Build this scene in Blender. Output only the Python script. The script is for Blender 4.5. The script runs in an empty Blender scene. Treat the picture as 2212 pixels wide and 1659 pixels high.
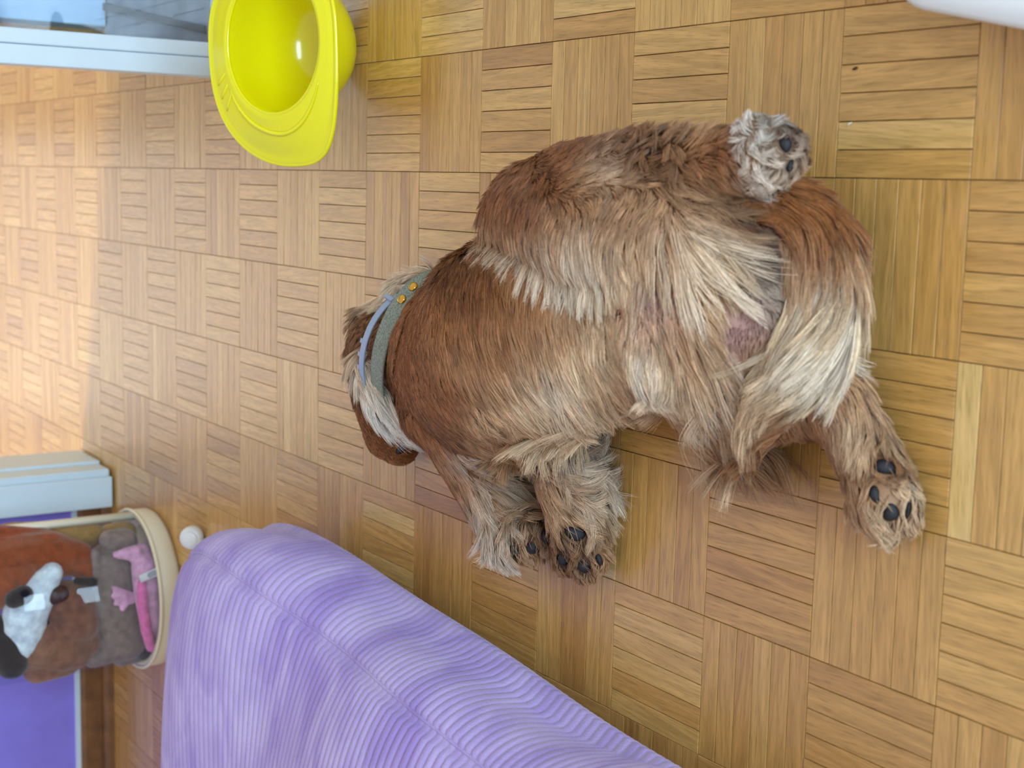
import bpy, bmesh, math, random
import numpy as np
from mathutils import Vector, Matrix, kdtree
from mathutils.bvhtree import BVHTree

random.seed(4); RNG = np.random.default_rng(7)
SC = bpy.context.scene
COL = SC.collection

# ------------------------------------------------------------------ camera
CAM_POS = np.array([-0.01204539, -0.83923465, 1.04125161])
CAM_R = np.array([[0.02404805, -0.55471293, -0.83169421],      # picture right
                  [-0.99013172, -0.12810684, 0.05681389],      # picture down
                  [-0.13806112, 0.82212055, -0.55231959]])     # view direction
FPX = 3119.488
cam_data = bpy.data.cameras.new('camera'); cam = bpy.data.objects.new('camera', cam_data); COL.objects.link(cam)
cam_data.sensor_fit = 'HORIZONTAL'; cam_data.sensor_width = 36.0; cam_data.lens = FPX / 2212 * 36.0
cam_data.clip_start = 0.05; cam_data.clip_end = 60
cam.matrix_world = Matrix(((CAM_R[0][0], -CAM_R[1][0], -CAM_R[2][0], CAM_POS[0]),
                           (CAM_R[0][1], -CAM_R[1][1], -CAM_R[2][1], CAM_POS[1]),
                           (CAM_R[0][2], -CAM_R[1][2], -CAM_R[2][2], CAM_POS[2]), (0, 0, 0, 1)))
cam_data.dof.use_dof = True; cam_data.dof.focus_distance = 1.78; cam_data.dof.aperture_fstop = 6.5
SC.camera = cam

# ------------------------------------------------------------------ light
def lin(c):
    out = []
    for v in c[:3]:
        v = v / 255.0
        out.append(v / 12.92 if v <= 0.04045 else ((v + 0.055) / 1.055) ** 2.4)
    return tuple(out)
world = bpy.data.worlds.new('room_light'); SC.world = world; world.use_nodes = True
bg = world.node_tree.nodes['Background']
bg.inputs[0].default_value = (1.0, 0.955, 0.88, 1); bg.inputs[1].default_value = 0.74
def area(name, loc, target, sx, sy, power, col):
    d = bpy.data.lights.new(name, 'AREA'); d.shape = 'RECTANGLE'; d.size = sx; d.size_y = sy; d.energy = power; d.color = col
    o = bpy.data.objects.new(name, d); COL.objects.link(o); o.location = loc
    o.rotation_euler = (Vector(target) - Vector(loc)).to_track_quat('-Z', 'Y').to_euler(); return o
area('room_window_light', (0.7, -3.4, 1.25), (-0.3, 1.5, 0.5), 2.2, 1.9, 200, (0.56, 0.80, 1.0))
area('hall_window_light', (-3.3, 3.30, 1.35), (-0.1, 2.8, 0.0), 0.5, 1.3, 165, (1.0, 0.94, 0.72))
area('hall_far_window_light', (-0.45, 4.83, 1.35), (-0.45, 2.4, 1.2), 1.1, 1.9, 5.0, (0.90, 0.95, 1.0))
SC.view_settings.view_transform = 'Standard'; SC.view_settings.look = 'None'
SC.view_settings.exposure = 0.0; SC.view_settings.gamma = 1.0; SC.view_settings.use_curve_mapping = False
SC.cycles.use_denoising = True
SC.cycles.use_adaptive_sampling = True; SC.cycles.adaptive_threshold = 0.05
SC.cycles.max_bounces = 6; SC.cycles.diffuse_bounces = 2; SC.cycles.glossy_bounces = 3; SC.cycles.transmission_bounces = 6; SC.cycles.transparent_max_bounces = 8

# ------------------------------------------------------------------ helpers
def W(u, v, z=0.0):
    d = np.array([(u - 1106) / FPX, (v - 829.5) / FPX, 1.0]) @ CAM_R
    return CAM_POS + d * (z - CAM_POS[2]) / d[2]
def WY(u, v, y):
    d = np.array([(u - 1106) / FPX, (v - 829.5) / FPX, 1.0]) @ CAM_R
    return CAM_POS + d * (y - CAM_POS[1]) / d[1]
def PX(P):
    c = (np.asarray(P) - CAM_POS) @ CAM_R.T
    return np.c_[1106 + FPX * c[:, 0] / c[:, 2], 829.5 + FPX * c[:, 1] / c[:, 2]], c[:, 2]
def ray_dir(u, v):
    d = np.array([(u - 1106) / FPX, (v - 829.5) / FPX, 1.0]) @ CAM_R
    return d / np.linalg.norm(d)

def mesh_obj(name, verts, faces, mat, parent=None, smooth=True, loc=None):
    me = bpy.data.meshes.new(name); me.from_pydata([tuple(map(float, v)) for v in verts], [], faces); me.update()
    return link(name, me, mat, parent, smooth, loc)
def link(name, me, mat, parent=None, smooth=True, loc=None):
    if mat is not None and not me.materials: me.materials.append(mat)
    if smooth:
        me.polygons.foreach_set('use_smooth', [True] * len(me.polygons))
    o = bpy.data.objects.new(name, me); COL.objects.link(o)
    if parent is not None: o.parent = parent; o.matrix_parent_inverse = parent.matrix_world.inverted()
    if loc is not None: o.location = loc
    return o
def bm_obj(name, bm, mat, parent=None, smooth=False):
    bmesh.ops.recalc_face_normals(bm, faces=bm.faces)
    me = bpy.data.meshes.new(name); bm.to_mesh(me); bm.free(); return link(name, me, mat, parent, smooth)
def thing(name, label, cat, loc=(0, 0, 0), group=None):
    o = bpy.data.objects.new(name, None); o.empty_display_size = 0.05; COL.objects.link(o)
    o.location = tuple(map(float, loc)); o.matrix_world = Matrix.Translation(tuple(map(float, loc)))
    return tag(o, label, cat, group)
def tag(o, label, cat, group=None, kind=None):
    if label: o['label'] = label
    if cat: o['category'] = cat
    if group: o['group'] = group
    if kind: o['kind'] = kind
    return o
def structure(o, label=None, cat=None):
    o['kind'] = 'structure'
    if label: o['label'] = label
    if cat: o['category'] = cat
    return o
def bbox(bm, x0, x1, y0, y1, z0, z1, bevel=0.0, seg=2):
    r = bmesh.ops.create_cube(bm, size=1.0)
    for v in r['verts']:
        v.co = Vector(((x0 + x1) / 2 + v.co.x * (x1 - x0), (y0 + y1) / 2 + v.co.y * (y1 - y0), (z0 + z1) / 2 + v.co.z * (z1 - z0)))
    if bevel > 0:
        es = list({e for v in r['verts'] for e in v.link_edges})
        bmesh.ops.bevel(bm, geom=es, offset=bevel, segments=seg, affect='EDGES', profile=0.5)
def box_obj(name, x0, x1, y0, y1, z0, z1, mat, parent=None, bevel=0.0):
    bm = bmesh.new(); bbox(bm, x0, x1, y0, y1, z0, z1, bevel); return bm_obj(name, bm, mat, parent)

class Nodes:
    def __init__(s, name):
        s.m = bpy.data.materials.new(name); s.m.use_nodes = True; s.t = s.m.node_tree
        s.b = s.t.nodes['Principled BSDF']
    def n(s, kind, **kw):
        x = s.t.nodes.new('ShaderNode' + kind)
        for k, v in kw.items(): setattr(x, k, v)
        return x
    def l(s, a, b): s.t.links.new(a, b)
    def math(s, op, a, b=None):
        x = s.n('Math', operation=op)
        for i, q in enumerate((a, b)):
            if q is None: continue
            if isinstance(q, (int, float)): x.inputs[i].default_value = q
            else: s.l(q, x.inputs[i])
        return x.outputs[0]
    def ramp(s, fac, stops):
        r = s.n('ValToRGB'); s.l(fac, r.inputs[0]); e = r.color_ramp.elements
        while len(e) < len(stops): e.new(0.5)
        for q, (p, c) in zip(e, stops): q.position = p; q.color = (*lin(c), 1)
        return r.outputs[0]
def simple(name, col, rough=0.5, noise=0.0, scale=40.0, bump=0.0, bscale=200.0, **kw):
    N = Nodes(name); N.b.inputs['Roughness'].default_value = rough
    if noise > 0:
        tc = N.n('TexCoord'); no = N.n('TexNoise'); no.inputs['Scale'].default_value = scale; no.inputs['Detail'].default_value = 4
        N.l(tc.outputs['Object'], no.inputs['Vector'])
        a = tuple(max(0, c * (1 - noise)) for c in col); b = tuple(min(255, c * (1 + noise)) for c in col)
        N.l(N.ramp(no.outputs['Fac'], [(0.3, a), (0.7, b)]), N.b.inputs['Base Color'])
    else:
        N.b.inputs['Base Color'].default_value = (*lin(col), 1)
    if bump > 0:
        tc = N.n('TexCoord'); no = N.n('TexNoise'); no.inputs['Scale'].default_value = bscale; no.inputs['Detail'].default_value = 3
        N.l(tc.outputs['Object'], no.inputs['Vector'])
        bp = N.n('Bump'); bp.inputs['Strength'].default_value = bump; bp.inputs['Distance'].default_value = 0.002
        N.l(no.outputs['Fac'], bp.inputs['Height']); N.l(bp.outputs[0], N.b.inputs['Normal'])
    for k, v in kw.items(): N.b.inputs[k].default_value = v
    return N.m

TILE = 0.16; SLAT = TILE / 6
def parquet_material(name, along_x):
    N = Nodes(name); g = N.n('NewGeometry'); sp = N.n('SeparateXYZ'); N.l(g.outputs['Position'], sp.inputs[0])
    x, y = sp.outputs[0], sp.outputs[1]
    la, ac = (x, y) if along_x else (y, x)
    ti = N.math('FLOOR', N.math('DIVIDE', la, TILE)); si = N.math('FLOOR', N.math('DIVIDE', ac, SLAT))
    ta = N.math('FLOOR', N.math('DIVIDE', ac, TILE))
    cv = N.n('CombineXYZ'); N.l(ti, cv.inputs[0]); N.l(si, cv.inputs[1]); cv.inputs[2].default_value = 3.7 if along_x else 9.1
    wn = N.n('TexWhiteNoise', noise_dimensions='3D'); N.l(cv.outputs[0], wn.inputs['Vector'])
    ct = N.n('CombineXYZ'); N.l(ti, ct.inputs[0]); N.l(ta, ct.inputs[1]); ct.inputs[2].default_value = 1.3
    wt = N.n('TexWhiteNoise', noise_dimensions='3D'); N.l(ct.outputs[0], wt.inputs['Vector'])
    sepc = N.n('SeparateColor'); N.l(wn.outputs['Color'], sepc.inputs[0])
    tone = N.math('ADD', N.math('MULTIPLY', wn.outputs['Value'], 0.62), N.math('MULTIPLY', wt.outputs['Value'], 0.38))
    base = N.ramp(tone, [(0.0, (174, 122, 62)), (0.22, (192, 141, 74)), (0.6, (204, 155, 85)), (0.88, (212, 167, 97)), (1.0, (224, 186, 118))])
    # grain: coordinates stretched along the slat, shifted slat by slat, slightly turned
    sh = N.math('MULTIPLY', sepc.outputs[0], 37.0); sh2 = N.math('MULTIPLY', sepc.outputs[1], 11.0)
    skew = N.math('MULTIPLY', N.math('SUBTRACT', sepc.outputs[2], 0.5), 0.14)
    acs = N.math('ADD', ac, N.math('MULTIPLY', la, skew))
    gv = N.n('CombineXYZ'); N.l(N.math('ADD', N.math('MULTIPLY', la, 9.0), sh), gv.inputs[0])
    N.l(N.math('ADD', N.math('MULTIPLY', acs, 150.0), sh2), gv.inputs[1])
    n1 = N.n('TexNoise'); n1.inputs['Scale'].default_value = 1.0; n1.inputs['Detail'].default_value = 3; n1.inputs['Distortion'].default_value = 0.6
    N.l(gv.outputs[0], n1.inputs['Vector'])
    gv2 = N.n('CombineXYZ'); N.l(N.math('ADD', N.math('MULTIPLY', la, 34.0), sh), gv2.inputs[0])
    N.l(N.math('ADD', N.math('MULTIPLY', acs, 900.0), sh2), gv2.inputs[1])
    n2 = N.n('TexNoise'); n2.inputs['Scale'].default_value = 1.0; n2.inputs['Detail'].default_value = 2
    N.l(gv2.outputs[0], n2.inputs['Vector'])
    s1 = N.n('MapRange'); N.l(n1.outputs['Fac'], s1.inputs[0]); s1.inputs[1].default_value = 0.36; s1.inputs[2].default_value = 0.66; s1.inputs[3].default_value = 0.80; s1.inputs[4].default_value = 1.10
    s2 = N.n('MapRange'); N.l(n2.outputs['Fac'], s2.inputs[0]); s2.inputs[1].default_value = 0.30; s2.inputs[2].default_value = 0.47; s2.inputs[3].default_value = 0.64; s2.inputs[4].default_value = 1.03
    k = N.math('MULTIPLY', s1.outputs[0], s2.outputs[0])
    mx = N.n('Mix', data_type='RGBA', blend_type='MULTIPLY'); mx.inputs[0].default_value = 1.0
    N.l(base, mx.inputs[6]); cc = N.n('CombineColor'); 
    N.l(k, cc.inputs[0]); N.l(k, cc.inputs[1]); N.l(N.math('POWER', k, 1.25), cc.inputs[2]); N.l(cc.outputs[0], mx.inputs[7])
    N.l(mx.outputs[2], N.b.inputs['Base Color'])
    rr = N.n('MapRange'); N.l(n2.outputs['Fac'], rr.inputs[0]); rr.inputs[3].default_value = 0.42; rr.inputs[4].default_value = 0.30
    N.l(rr.outputs[0], N.b.inputs['Roughness']); N.b.inputs['Specular IOR Level'].default_value = 0.55
    N.b.inputs['Coat Weight'].default_value = 0.6; N.b.inputs['Coat Roughness'].default_value = 0.22
    bp = N.n('Bump'); bp.inputs['Strength'].default_value = 0.10; bp.inputs['Distance'].default_value = 0.0008
    N.l(k, bp.inputs['Height']); N.l(bp.outputs[0], N.b.inputs['Normal'])
    return N.m

M = {}
M['parq_x'] = parquet_material('oak_parquet_crosswise', True)
M['parq_y'] = parquet_material('oak_parquet_lengthwise', False)
M['joint'] = simple('parquet_joint', (74, 48, 24), 0.8)
M['wall'] = simple('violet_wall_paint', (134, 122, 222), 0.75, 0.03, 12, 0.15, 160)
M['white'] = simple('white_satin_paint', (208, 226, 238), 0.35, 0.01, 20)
M['hall'] = simple('hall_white_paint', (232, 230, 224), 0.8, 0.02, 6)
M['skirt'] = simple('brown_wood_skirting', (112, 74, 42), 0.4, 0.18, 25)
M['stone'] = simple('terrace_slab', (128, 136, 150), 0.8, 0.10, 9, 0.2, 120)
M['parapet'] = simple('parapet_paint', (172, 212, 246), 0.8, 0.03, 6)
M['dark'] = simple('dark_gap', (46, 52, 58), 0.8)

# ------------------------------------------------------------------ floor
floor = structure(box_obj('floor', -3.4, 2.24, -1.6, 5.2, -0.05, -0.004, M['joint']))
def slat_mesh(name, along_x, mat):
    L, Wd, T, c = TILE - 0.0009, SLAT - 0.0009, 0.008, 0.0003
    hx, hy = (L / 2, Wd / 2) if along_x else (Wd / 2, L / 2)
    v = [(-hx + c, -hy + c, 0), (hx - c, -hy + c, 0), (hx - c, hy - c, 0), (-hx + c, hy - c, 0)]
    v += [(-hx, -hy, -c), (hx, -hy, -c), (hx, hy, -c), (-hx, hy, -c)]
    v += [(-hx, -hy, -T), (hx, -hy, -T), (hx, hy, -T), (-hx, hy, -T)]
    f = [(0, 1, 2, 3)]
    for a in (0, 4):
        for i in range(4):
            j = (i + 1) % 4; f.append((a + i, a + 4 + i, a + 4 + j, a + j))
    me = bpy.data.meshes.new(name); me.from_pydata(v, [], f); me.materials.append(mat); me.update(); return me, np.array(v), f
SM = {True: slat_mesh('slat_crosswise', True, M['parq_x']), False: slat_mesh('slat_lengthwise', False, M['parq_y'])}
slats = []
for i in range(-20, 14):
    for j in range(-8, 31):
        ax = (i + j) % 2 != 0
        for k in range(6):
            if ax: c = ((i + 0.5) * TILE, j * TILE + (k + 0.5) * SLAT)
            else: c = (i * TILE + (k + 0.5) * SLAT, (j + 0.5) * TILE)
            slats.append((ax, c[0], c[1]))
cen = np.array([(x, y, 0.0) for _, x, y in slats]); uv, dz = PX(cen)
def in_poly(p, poly):
    ins = False; n = len(poly)
    for a in range(n):
        x1, y1 = poly[a]; x2, y2 = poly[(a + 1) % n]
        if (y1 > p[1]) != (y2 > p[1]) and p[0] < (x2 - x1) * (p[1] - y1) / (y2 - y1) + x1: ins = not ins
    return ins
DOGP = [(760, 800), (900, 600), (1030, 580), (1090, 450), (1230, 330), (1600, 290), (1720, 300), (1700, 410), (1820, 560), (1830, 780), (1760, 900), (1500, 980), (1320, 920), (1300, 1240), (1050, 1190), (960, 990), (830, 980)]
POUFP = [(380, 1659), (390, 1260), (560, 1145), (900, 1310), (1520, 1659)]
vis = [n for n in range(len(slats)) if -20 < uv[n][0] < 2232 and -20 < uv[n][1] < 1680 and dz[n] > 0.1 and not in_poly(uv[n], DOGP) and not in_poly(uv[n], POUFP)]
vis.sort(key=lambda n: dz[n]); single = set(vis[:300])
prng = random.Random(5)
bv, bf, bmi = [], [], []
for n, (ax, x, y) in enumerate(slats):
    dzz = prng.uniform(-0.00022, 0.0); tx = prng.uniform(-0.004, 0.004); ty = prng.uniform(-0.004, 0.004)
    if n in single:
        o = bpy.data.objects.new('parquet_slat', SM[ax][0]); COL.objects.link(o); o.parent = floor
        o.location = (x, y, dzz); o.rotation_euler = (tx, ty, 0)
    elif dz[n] > -9:
        b = len(bv); P = SM[ax][1]
        for q in P: bv.append((x + q[0], y + q[1], dzz + q[2] + tx * q[1] - ty * q[0]))
        for f in SM[ax][2]: bf.append(tuple(b + t for t in f)); bmi.append(0 if ax else 1)
me = bpy.data.meshes.new('parquet_slats'); me.from_pydata(bv, [], bf); me.materials.append(M['parq_x']); me.materials.append(M['parq_y'])
me.polygons.foreach_set('material_index', bmi); me.update()
o = link('parquet_slats', me, None, floor, False); o['kind'] = 'stuff'

# ------------------------------------------------------------------ walls, door openings
WY0 = 2.385                                      # front face of the violet wall
JX = -0.69                                       # inner edge of the door opening
structure(box_obj('wall_back', -3.4, JX - 0.012, WY0, WY0 + 0.13, 0, 2.5, M['wall']))
structure(box_obj('wall_lintel', JX - 0.012, 0.33, WY0, WY0 + 0.13, 2.04, 2.5, M['wall']))
def moulding(name, prof, x0, x1, mat, parent=None):
    # profile (y, z) swept along x
    v = [(x0, p[0], p[1]) for p in prof] + [(x1, p[0], p[1]) for p in prof]; n = len(prof)
    f = [(i, (i + 1) % n, n + (i + 1) % n, n + i) for i in range(n)] + [tuple(range(n - 1, -1, -1)), tuple(range(n, 2 * n))]
    return mesh_obj(name, v, f, mat, parent, False)
yb = WY0
structure(moulding('baseboard_back', [(yb, 0), (yb - 0.052, 0), (yb - 0.050, 0.012), (yb - 0.040, 0.020), (yb - 0.026, 0.022), (yb - 0.024, 0.058), (yb - 0.018, 0.066), (yb, 0.066)], -3.4, JX - 0.075, M['skirt']))
structure(moulding('trim_2', [(yb, 0.066), (yb - 0.010, 0.066), (yb - 0.010, 0.074), (yb, 0.076)], -3.4, JX - 0.075, M['white']))
# door casing on the violet wall: flat casing with a stepped inner lip, and the jamb lining
tr = structure(box_obj('trim_1', JX - 0.07, JX + 0.0, WY0 - 0.075, WY0 + 0.0, 0.004, 2.06, M['white'], bevel=0.003))
box_obj('casing_lip', JX - 0.002, JX + 0.016, WY0 - 0.062, WY0 + 0.02, 0.006, 2.04, M['white'], tr, bevel=0.004)
box_obj('jamb_lining', JX - 0.002, JX + 0.022, WY0 + 0.012, WY0 + 0.16, 0.004, 2.04, M['white'], tr, bevel=0.003)
# hall beyond the opening
structure(box_obj('wall_hall_far', -3.4, 2.2, 4.9, 5.0, 0, 2.5, M['hall']))
structure(box_obj('wall_hall_left', -3.5, -3.4, WY0, 5.0, 0, 2.5, M['hall']))
structure(box_obj('ceiling', -3.4, 2.2, WY0 + 0.0, 5.0, 2.5, 2.6, M['hall']))

w1 = bpy.data.objects.new('window_1', None); COL.objects.link(w1); structure(w1)
for nm, a0, a1, b0, b1 in (('window_frame', -1.08, -1.01, 0.36, 2.36), ('window_frame', 0.11, 0.18, 0.36, 2.36), ('window_frame', -1.01, 0.11, 0.33, 0.40), ('window_frame', -1.01, 0.11, 2.30, 2.36)):
    box_obj(nm, a0, a1, 4.84, 4.90, b0, b1, M['white'], w1, 0.004)
# glazed terrace door at the right
PXL, PY = 0.163, 1.655
d1 = bpy.data.objects.new('door_1', None); COL.objects.link(d1); structure(d1)
box_obj('stile', PXL, PXL + 0.033, PY, PY + 0.05, 0.0, 2.1, M['white'], d1, bevel=0.002)
box_obj('stile_groove', PXL + 0.030, PXL + 0.036, PY + 0.008, PY + 0.05, 0.0, 2.1, M['parapet'], d1)
box_obj('glazing_bead', PXL + 0.034, PXL + 0.060, PY + 0.002, PY + 0.045, 0.0, 2.1, M['white'], d1, bevel=0.003)
box_obj('bottom_rail', PXL + 0.06, PXL + 0.86, PY, PY + 0.05, 0.0, 0.012, M['white'], d1, bevel=0.002)
box_obj('top_rail', PXL, PXL + 0.92, PY, PY + 0.05, 2.1, 2.18, M['white'], d1, bevel=0.002)
box_obj('stile', PXL + 0.86, PXL + 0.92, PY, PY + 0.05, 0.0, 2.1, M['white'], d1, bevel=0.002)
def clear_sheet(name, tint, refl):
    N = Nodes(name); tr_ = N.n('BsdfTransparent'); tr_.inputs[0].default_value = (*tint, 1); gs = N.n('BsdfGlossy'); gs.inputs['Roughness'].default_value = 0.03
    mx_ = N.n('MixShader'); mx_.inputs[0].default_value = refl; N.l(tr_.outputs[0], mx_.inputs[1]); N.l(gs.outputs[0], mx_.inputs[2])
    N.l(mx_.outputs[0], N.t.nodes['Material Output'].inputs[0]); N.t.nodes.remove(N.b); return N.m
M['glass'] = clear_sheet('door_glass', (0.95, 0.98, 1.0), 0.06)
box_obj('pane', PXL + 0.055, PXL + 0.865, PY + 0.022, PY + 0.026, 0.010, 2.105, M['glass'], d1)
structure(mesh_obj('wall_hall_right', [(PXL + 0.022, PY + 0.05, 0), (PXL + 0.052, PY + 0.05, 0), (PXL + 0.315, 4.9, 0), (PXL + 0.275, 4.9, 0),
                                       (PXL + 0.022, PY + 0.05, 2.5), (PXL + 0.052, PY + 0.05, 2.5), (PXL + 0.315, 4.9, 2.5), (PXL + 0.275, 4.9, 2.5)],
                   [(0, 1, 2, 3), (7, 6, 5, 4), (0, 4, 5, 1), (1, 5, 6, 2), (2, 6, 7, 3), (3, 7, 4, 0)], M['hall'], None, False))
structure(box_obj('wall_right', PXL + 0.925, 2.24, PY, PY + 0.06, 0.0, 2.5, M['hall']))
ts = structure(box_obj('terrace_slab', 0.225, 2.2, PY + 0.055, 2.29, -0.03, 0.012, M['stone']), 'grey stone terrace floor behind the glazed door', 'terrace')
mesh_obj('terrace_joint', [(0.243, 1.72, 0.0125), (0.258, 1.72, 0.0125), (0.348, 2.28, 0.0125), (0.330, 2.28, 0.0125), (0.245, 1.72, 0.02), (0.256, 1.72, 0.02), (0.346, 2.28, 0.02), (0.332, 2.28, 0.02)], [(3, 2, 1, 0), (4, 5, 6, 7), (0, 1, 5, 4), (1, 2, 6, 5), (2, 3, 7, 6), (3, 0, 4, 7)], M['dark'], ts, False)
tp = structure(box_obj('terrace_parapet', 0.30, 2.2, 2.29, 2.40, 0.0, 1.0, M['parapet']), 'pale blue terrace parapet behind the glazed door', 'parapet')
box_obj('parapet_foot', 0.30, 2.2, 2.275, 2.292, 0.0, 0.012, M['skirt'], tp)

# ------------------------------------------------------------------ blobs: a smooth body grown over tapered limbs
def capsule_mesh(bm, a, b, ra, rb, seg=14, rings=7):
    a = Vector(a); b = Vector(b); ax = (b - a); L = ax.length
    if L < 1e-6: ax = Vector((0, 0, 1))
    q = ax.normalized().to_track_quat('Z', 'X')
    rows = []
    for k in range(rings + 1):
        t = math.pi / 2 * k / rings; rows.append((-math.cos(t) * ra, math.sin(t) * ra, 0))
    for k in range(rings + 1):
        t = math.pi / 2 * k / rings; rows.append((L + math.sin(t) * rb, math.cos(t) * rb, 1))
    prev = None
    for (h, r, _) in rows:
        ring = [bm.verts.new(a + q @ Vector((max(r, 1e-5) * math.cos(2 * math.pi * s / seg), max(r, 1e-5) * math.sin(2 * math.pi * s / seg), h))) for s in range(seg)]
        if prev:
            for s in range(seg): bm.faces.new((prev[s], prev[(s + 1) % seg], ring[(s + 1) % seg], ring[s]))
        else: bm.faces.new(list(reversed(ring)))
        prev = ring
    bm.faces.new(prev)
def blob_mesh(name, caps, voxel, smooth_it, factor=0.5):
    bm = bmesh.new()
    for a, b, ra, rb in caps: capsule_mesh(bm, a, b, ra, rb)
    me = bpy.data.meshes.new(name + '_raw'); bm.to_mesh(me); bm.free()
    o = bpy.data.objects.new(name + '_raw', me); COL.objects.link(o)
    r = o.modifiers.new('r', 'REMESH'); r.mode = 'VOXEL'; r.voxel_size = voxel
    if smooth_it:
        s = o.modifiers.new('s', 'SMOOTH'); s.factor = factor; s.iterations = smooth_it
    dg = bpy.context.evaluated_depsgraph_get(); dg.update()
    out = bpy.data.meshes.new_from_object(o.evaluated_get(dg)); out.name = name
    bpy.data.objects.remove(o); bpy.data.meshes.remove(me)
    return out

# ------------------------------------------------------------------ the dog
def P3(u, v, z): return W(u, v, z)
# limbs as chains of (picture u, picture v, height of the centre, radius); heights and radii in metres
CH = {
 'body': [[(955, 770, .076, .070), (988, 778, .090, .086), (1030, 770, .104, .104), (1115, 725, .110, .117), (1250, 695, .100, .108), (1400, 665, .094, .100), (1520, 640, .095, .100), (1590, 625, .088, .094)],
          [(975, 860, .080, .070), (1060, 830, .085, .085)],
          [(1380, 715, .178, .018), (1405, 800, .165, .021)],
          [(1590, 690, .135, .026), (1605, 705, .130, .024)],
          [(1530, 760, .075, .080), (1560, 840, .050, .054), (1590, 880, .038, .036)]],
 'lhind': [[(1540, 550, .118, .060), (1425, 518, .142, .066), (1290, 482, .156, .062), (1165, 450, .148, .050), (1125, 470, .142, .042)],
           [(1150, 445, .146, .046), (1230, 400, .142, .042), (1350, 365, .142, .034), (1480, 352, .138, .029), (1610, 345, .132, .026)],
           [(1610, 340, .132, .026), (1655, 335, .128, .029), (1685, 330, .126, .023)],
           [(1640, 292, .134, .017), (1660, 287, .132, .014)], [(1640, 375, .124, .017), (1665, 380, .122, .014)]],
 'rhind': [[(1640, 850, .050, .048), (1725, 855, .050, .040), (1785, 862, .046, .033), (1835, 915, .038, .027), (1872, 995, .032, .026), (1905, 1065, .030, .027)],
           [(1775, 835, .050, .026), (1812, 850, .046, .025), (1850, 915, .040, .019)],
           [(1880, 1060, .030, .020), (1878, 1105, .024, .017)], [(1905, 1070, .030, .020), (1920, 1128, .022, .017)], [(1925, 1060, .030, .020), (1952, 1110, .022, .016)]],
 'fleft': [[(985, 880, .095, .062), (1010, 960, .080, .046), (1035, 1040, .065, .034), (1075, 1110, .055, .028), (1120, 1160, .048, .026)],
           [(1105, 1140, .050, .018), (1112, 1185, .042, .015)], [(1130, 1140, .052, .018), (1152, 1190, .044, .016)], [(1145, 1130, .052, .016), (1177, 1168, .046, .014)]],
 'fright': [[(1170, 905, .080, .046), (1205, 990, .064, .034), (1232, 1080, .054, .029), (1243, 1150, .046, .027)],
            [(1230, 1150, .044, .018), (1218, 1212, .034, .016)], [(1245, 1150, .042, .019), (1262, 1226, .030, .017)], [(1265, 1150, .040, .017), (1295, 1205, .028, .014)]],
 'head': [[(940, 772, .074, .064), (880, 765, .064, .058), (848, 755, .058, .060), (842, 800, .056, .056)],
          [(838, 790, .060, .056), (838, 888, .046, .044), (842, 938, .038, .036), (862, 964, .032, .027)],
          [(940, 850, .070, .055), (900, 900, .048, .036)]],
 'ear': [[(800, 785, .120, .022), (830, 850, .116, .022), (872, 918, .092, .017)],
         [(800, 700, .070, .022), (790, 770, .070, .024)],
         [(830, 690, .050, .020), (880, 635, .045, .016), (930, 605, .050, .012)]],
 'tail': [[(1640, 480, .095, .036), (1700, 474, .080, .034), (1758, 522, .072, .032), (1780, 610, .072, .030), (1768, 705, .078, .029), (1722, 800, .088, .027), (1660, 885, .086, .022), (1632, 940, .072, .015), (1612, 985, .056, .008)]],
}
REG = list(CH)
caps = []; cap_reg = []
for rname, chains in CH.items():
    for ch in chains:
        pts = [(P3(u, v, z), r) for u, v, z, r in ch]
        for (a, ra), (b, rb) in zip(pts, pts[1:]): caps.append((a, b, ra, rb)); cap_reg.append(REG.index(rname))
dog_me = blob_mesh('body', caps, 0.006, 6)
nv = len(dog_me.vertices); co = np.zeros(nv * 3); dog_me.vertices.foreach_get('co', co); co = co.reshape(-1, 3)
co[:, 2] = np.where(co[:, 2] < 0.012, 0.004 + 0.008 * np.exp((co[:, 2] - 0.012) / 0.02), co[:, 2])
dog_me.vertices.foreach_set('co', co.ravel()); dog_me.update()
def region_of(P):
    best = np.full(len(P), 1e9); reg = np.zeros(len(P), int)
    for (a, b, ra, rb), rg in zip(caps, cap_reg):
        ab = b - a; t = np.clip(((P - a) @ ab) / max(ab @ ab, 1e-9), 0, 1)
        d = np.linalg.norm(P - a - t[:, None] * ab, axis=1) - (ra + (rb - ra) * t)
        m = d < best; best[m] = d[m]; reg[m] = rg
    return reg
K = {'ches': (134, 83, 48), 'dark': (94, 54, 31), 'red': (156, 97, 53), 'chest': (172, 121, 79), 'tan': (190, 148, 110), 'cream': (226, 196, 160),
     'pale': (238, 218, 194), 'white': (242, 234, 226), 'brn': (148, 102, 68), 'mid': (172, 127, 90), 'curl': (96, 72, 56), 'blk': (40, 32, 30),
     'grey': (168, 148, 130), 'skin': (204, 164, 146), 'pink': (164, 124, 118), 'gold': (196, 150, 104)}
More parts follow.
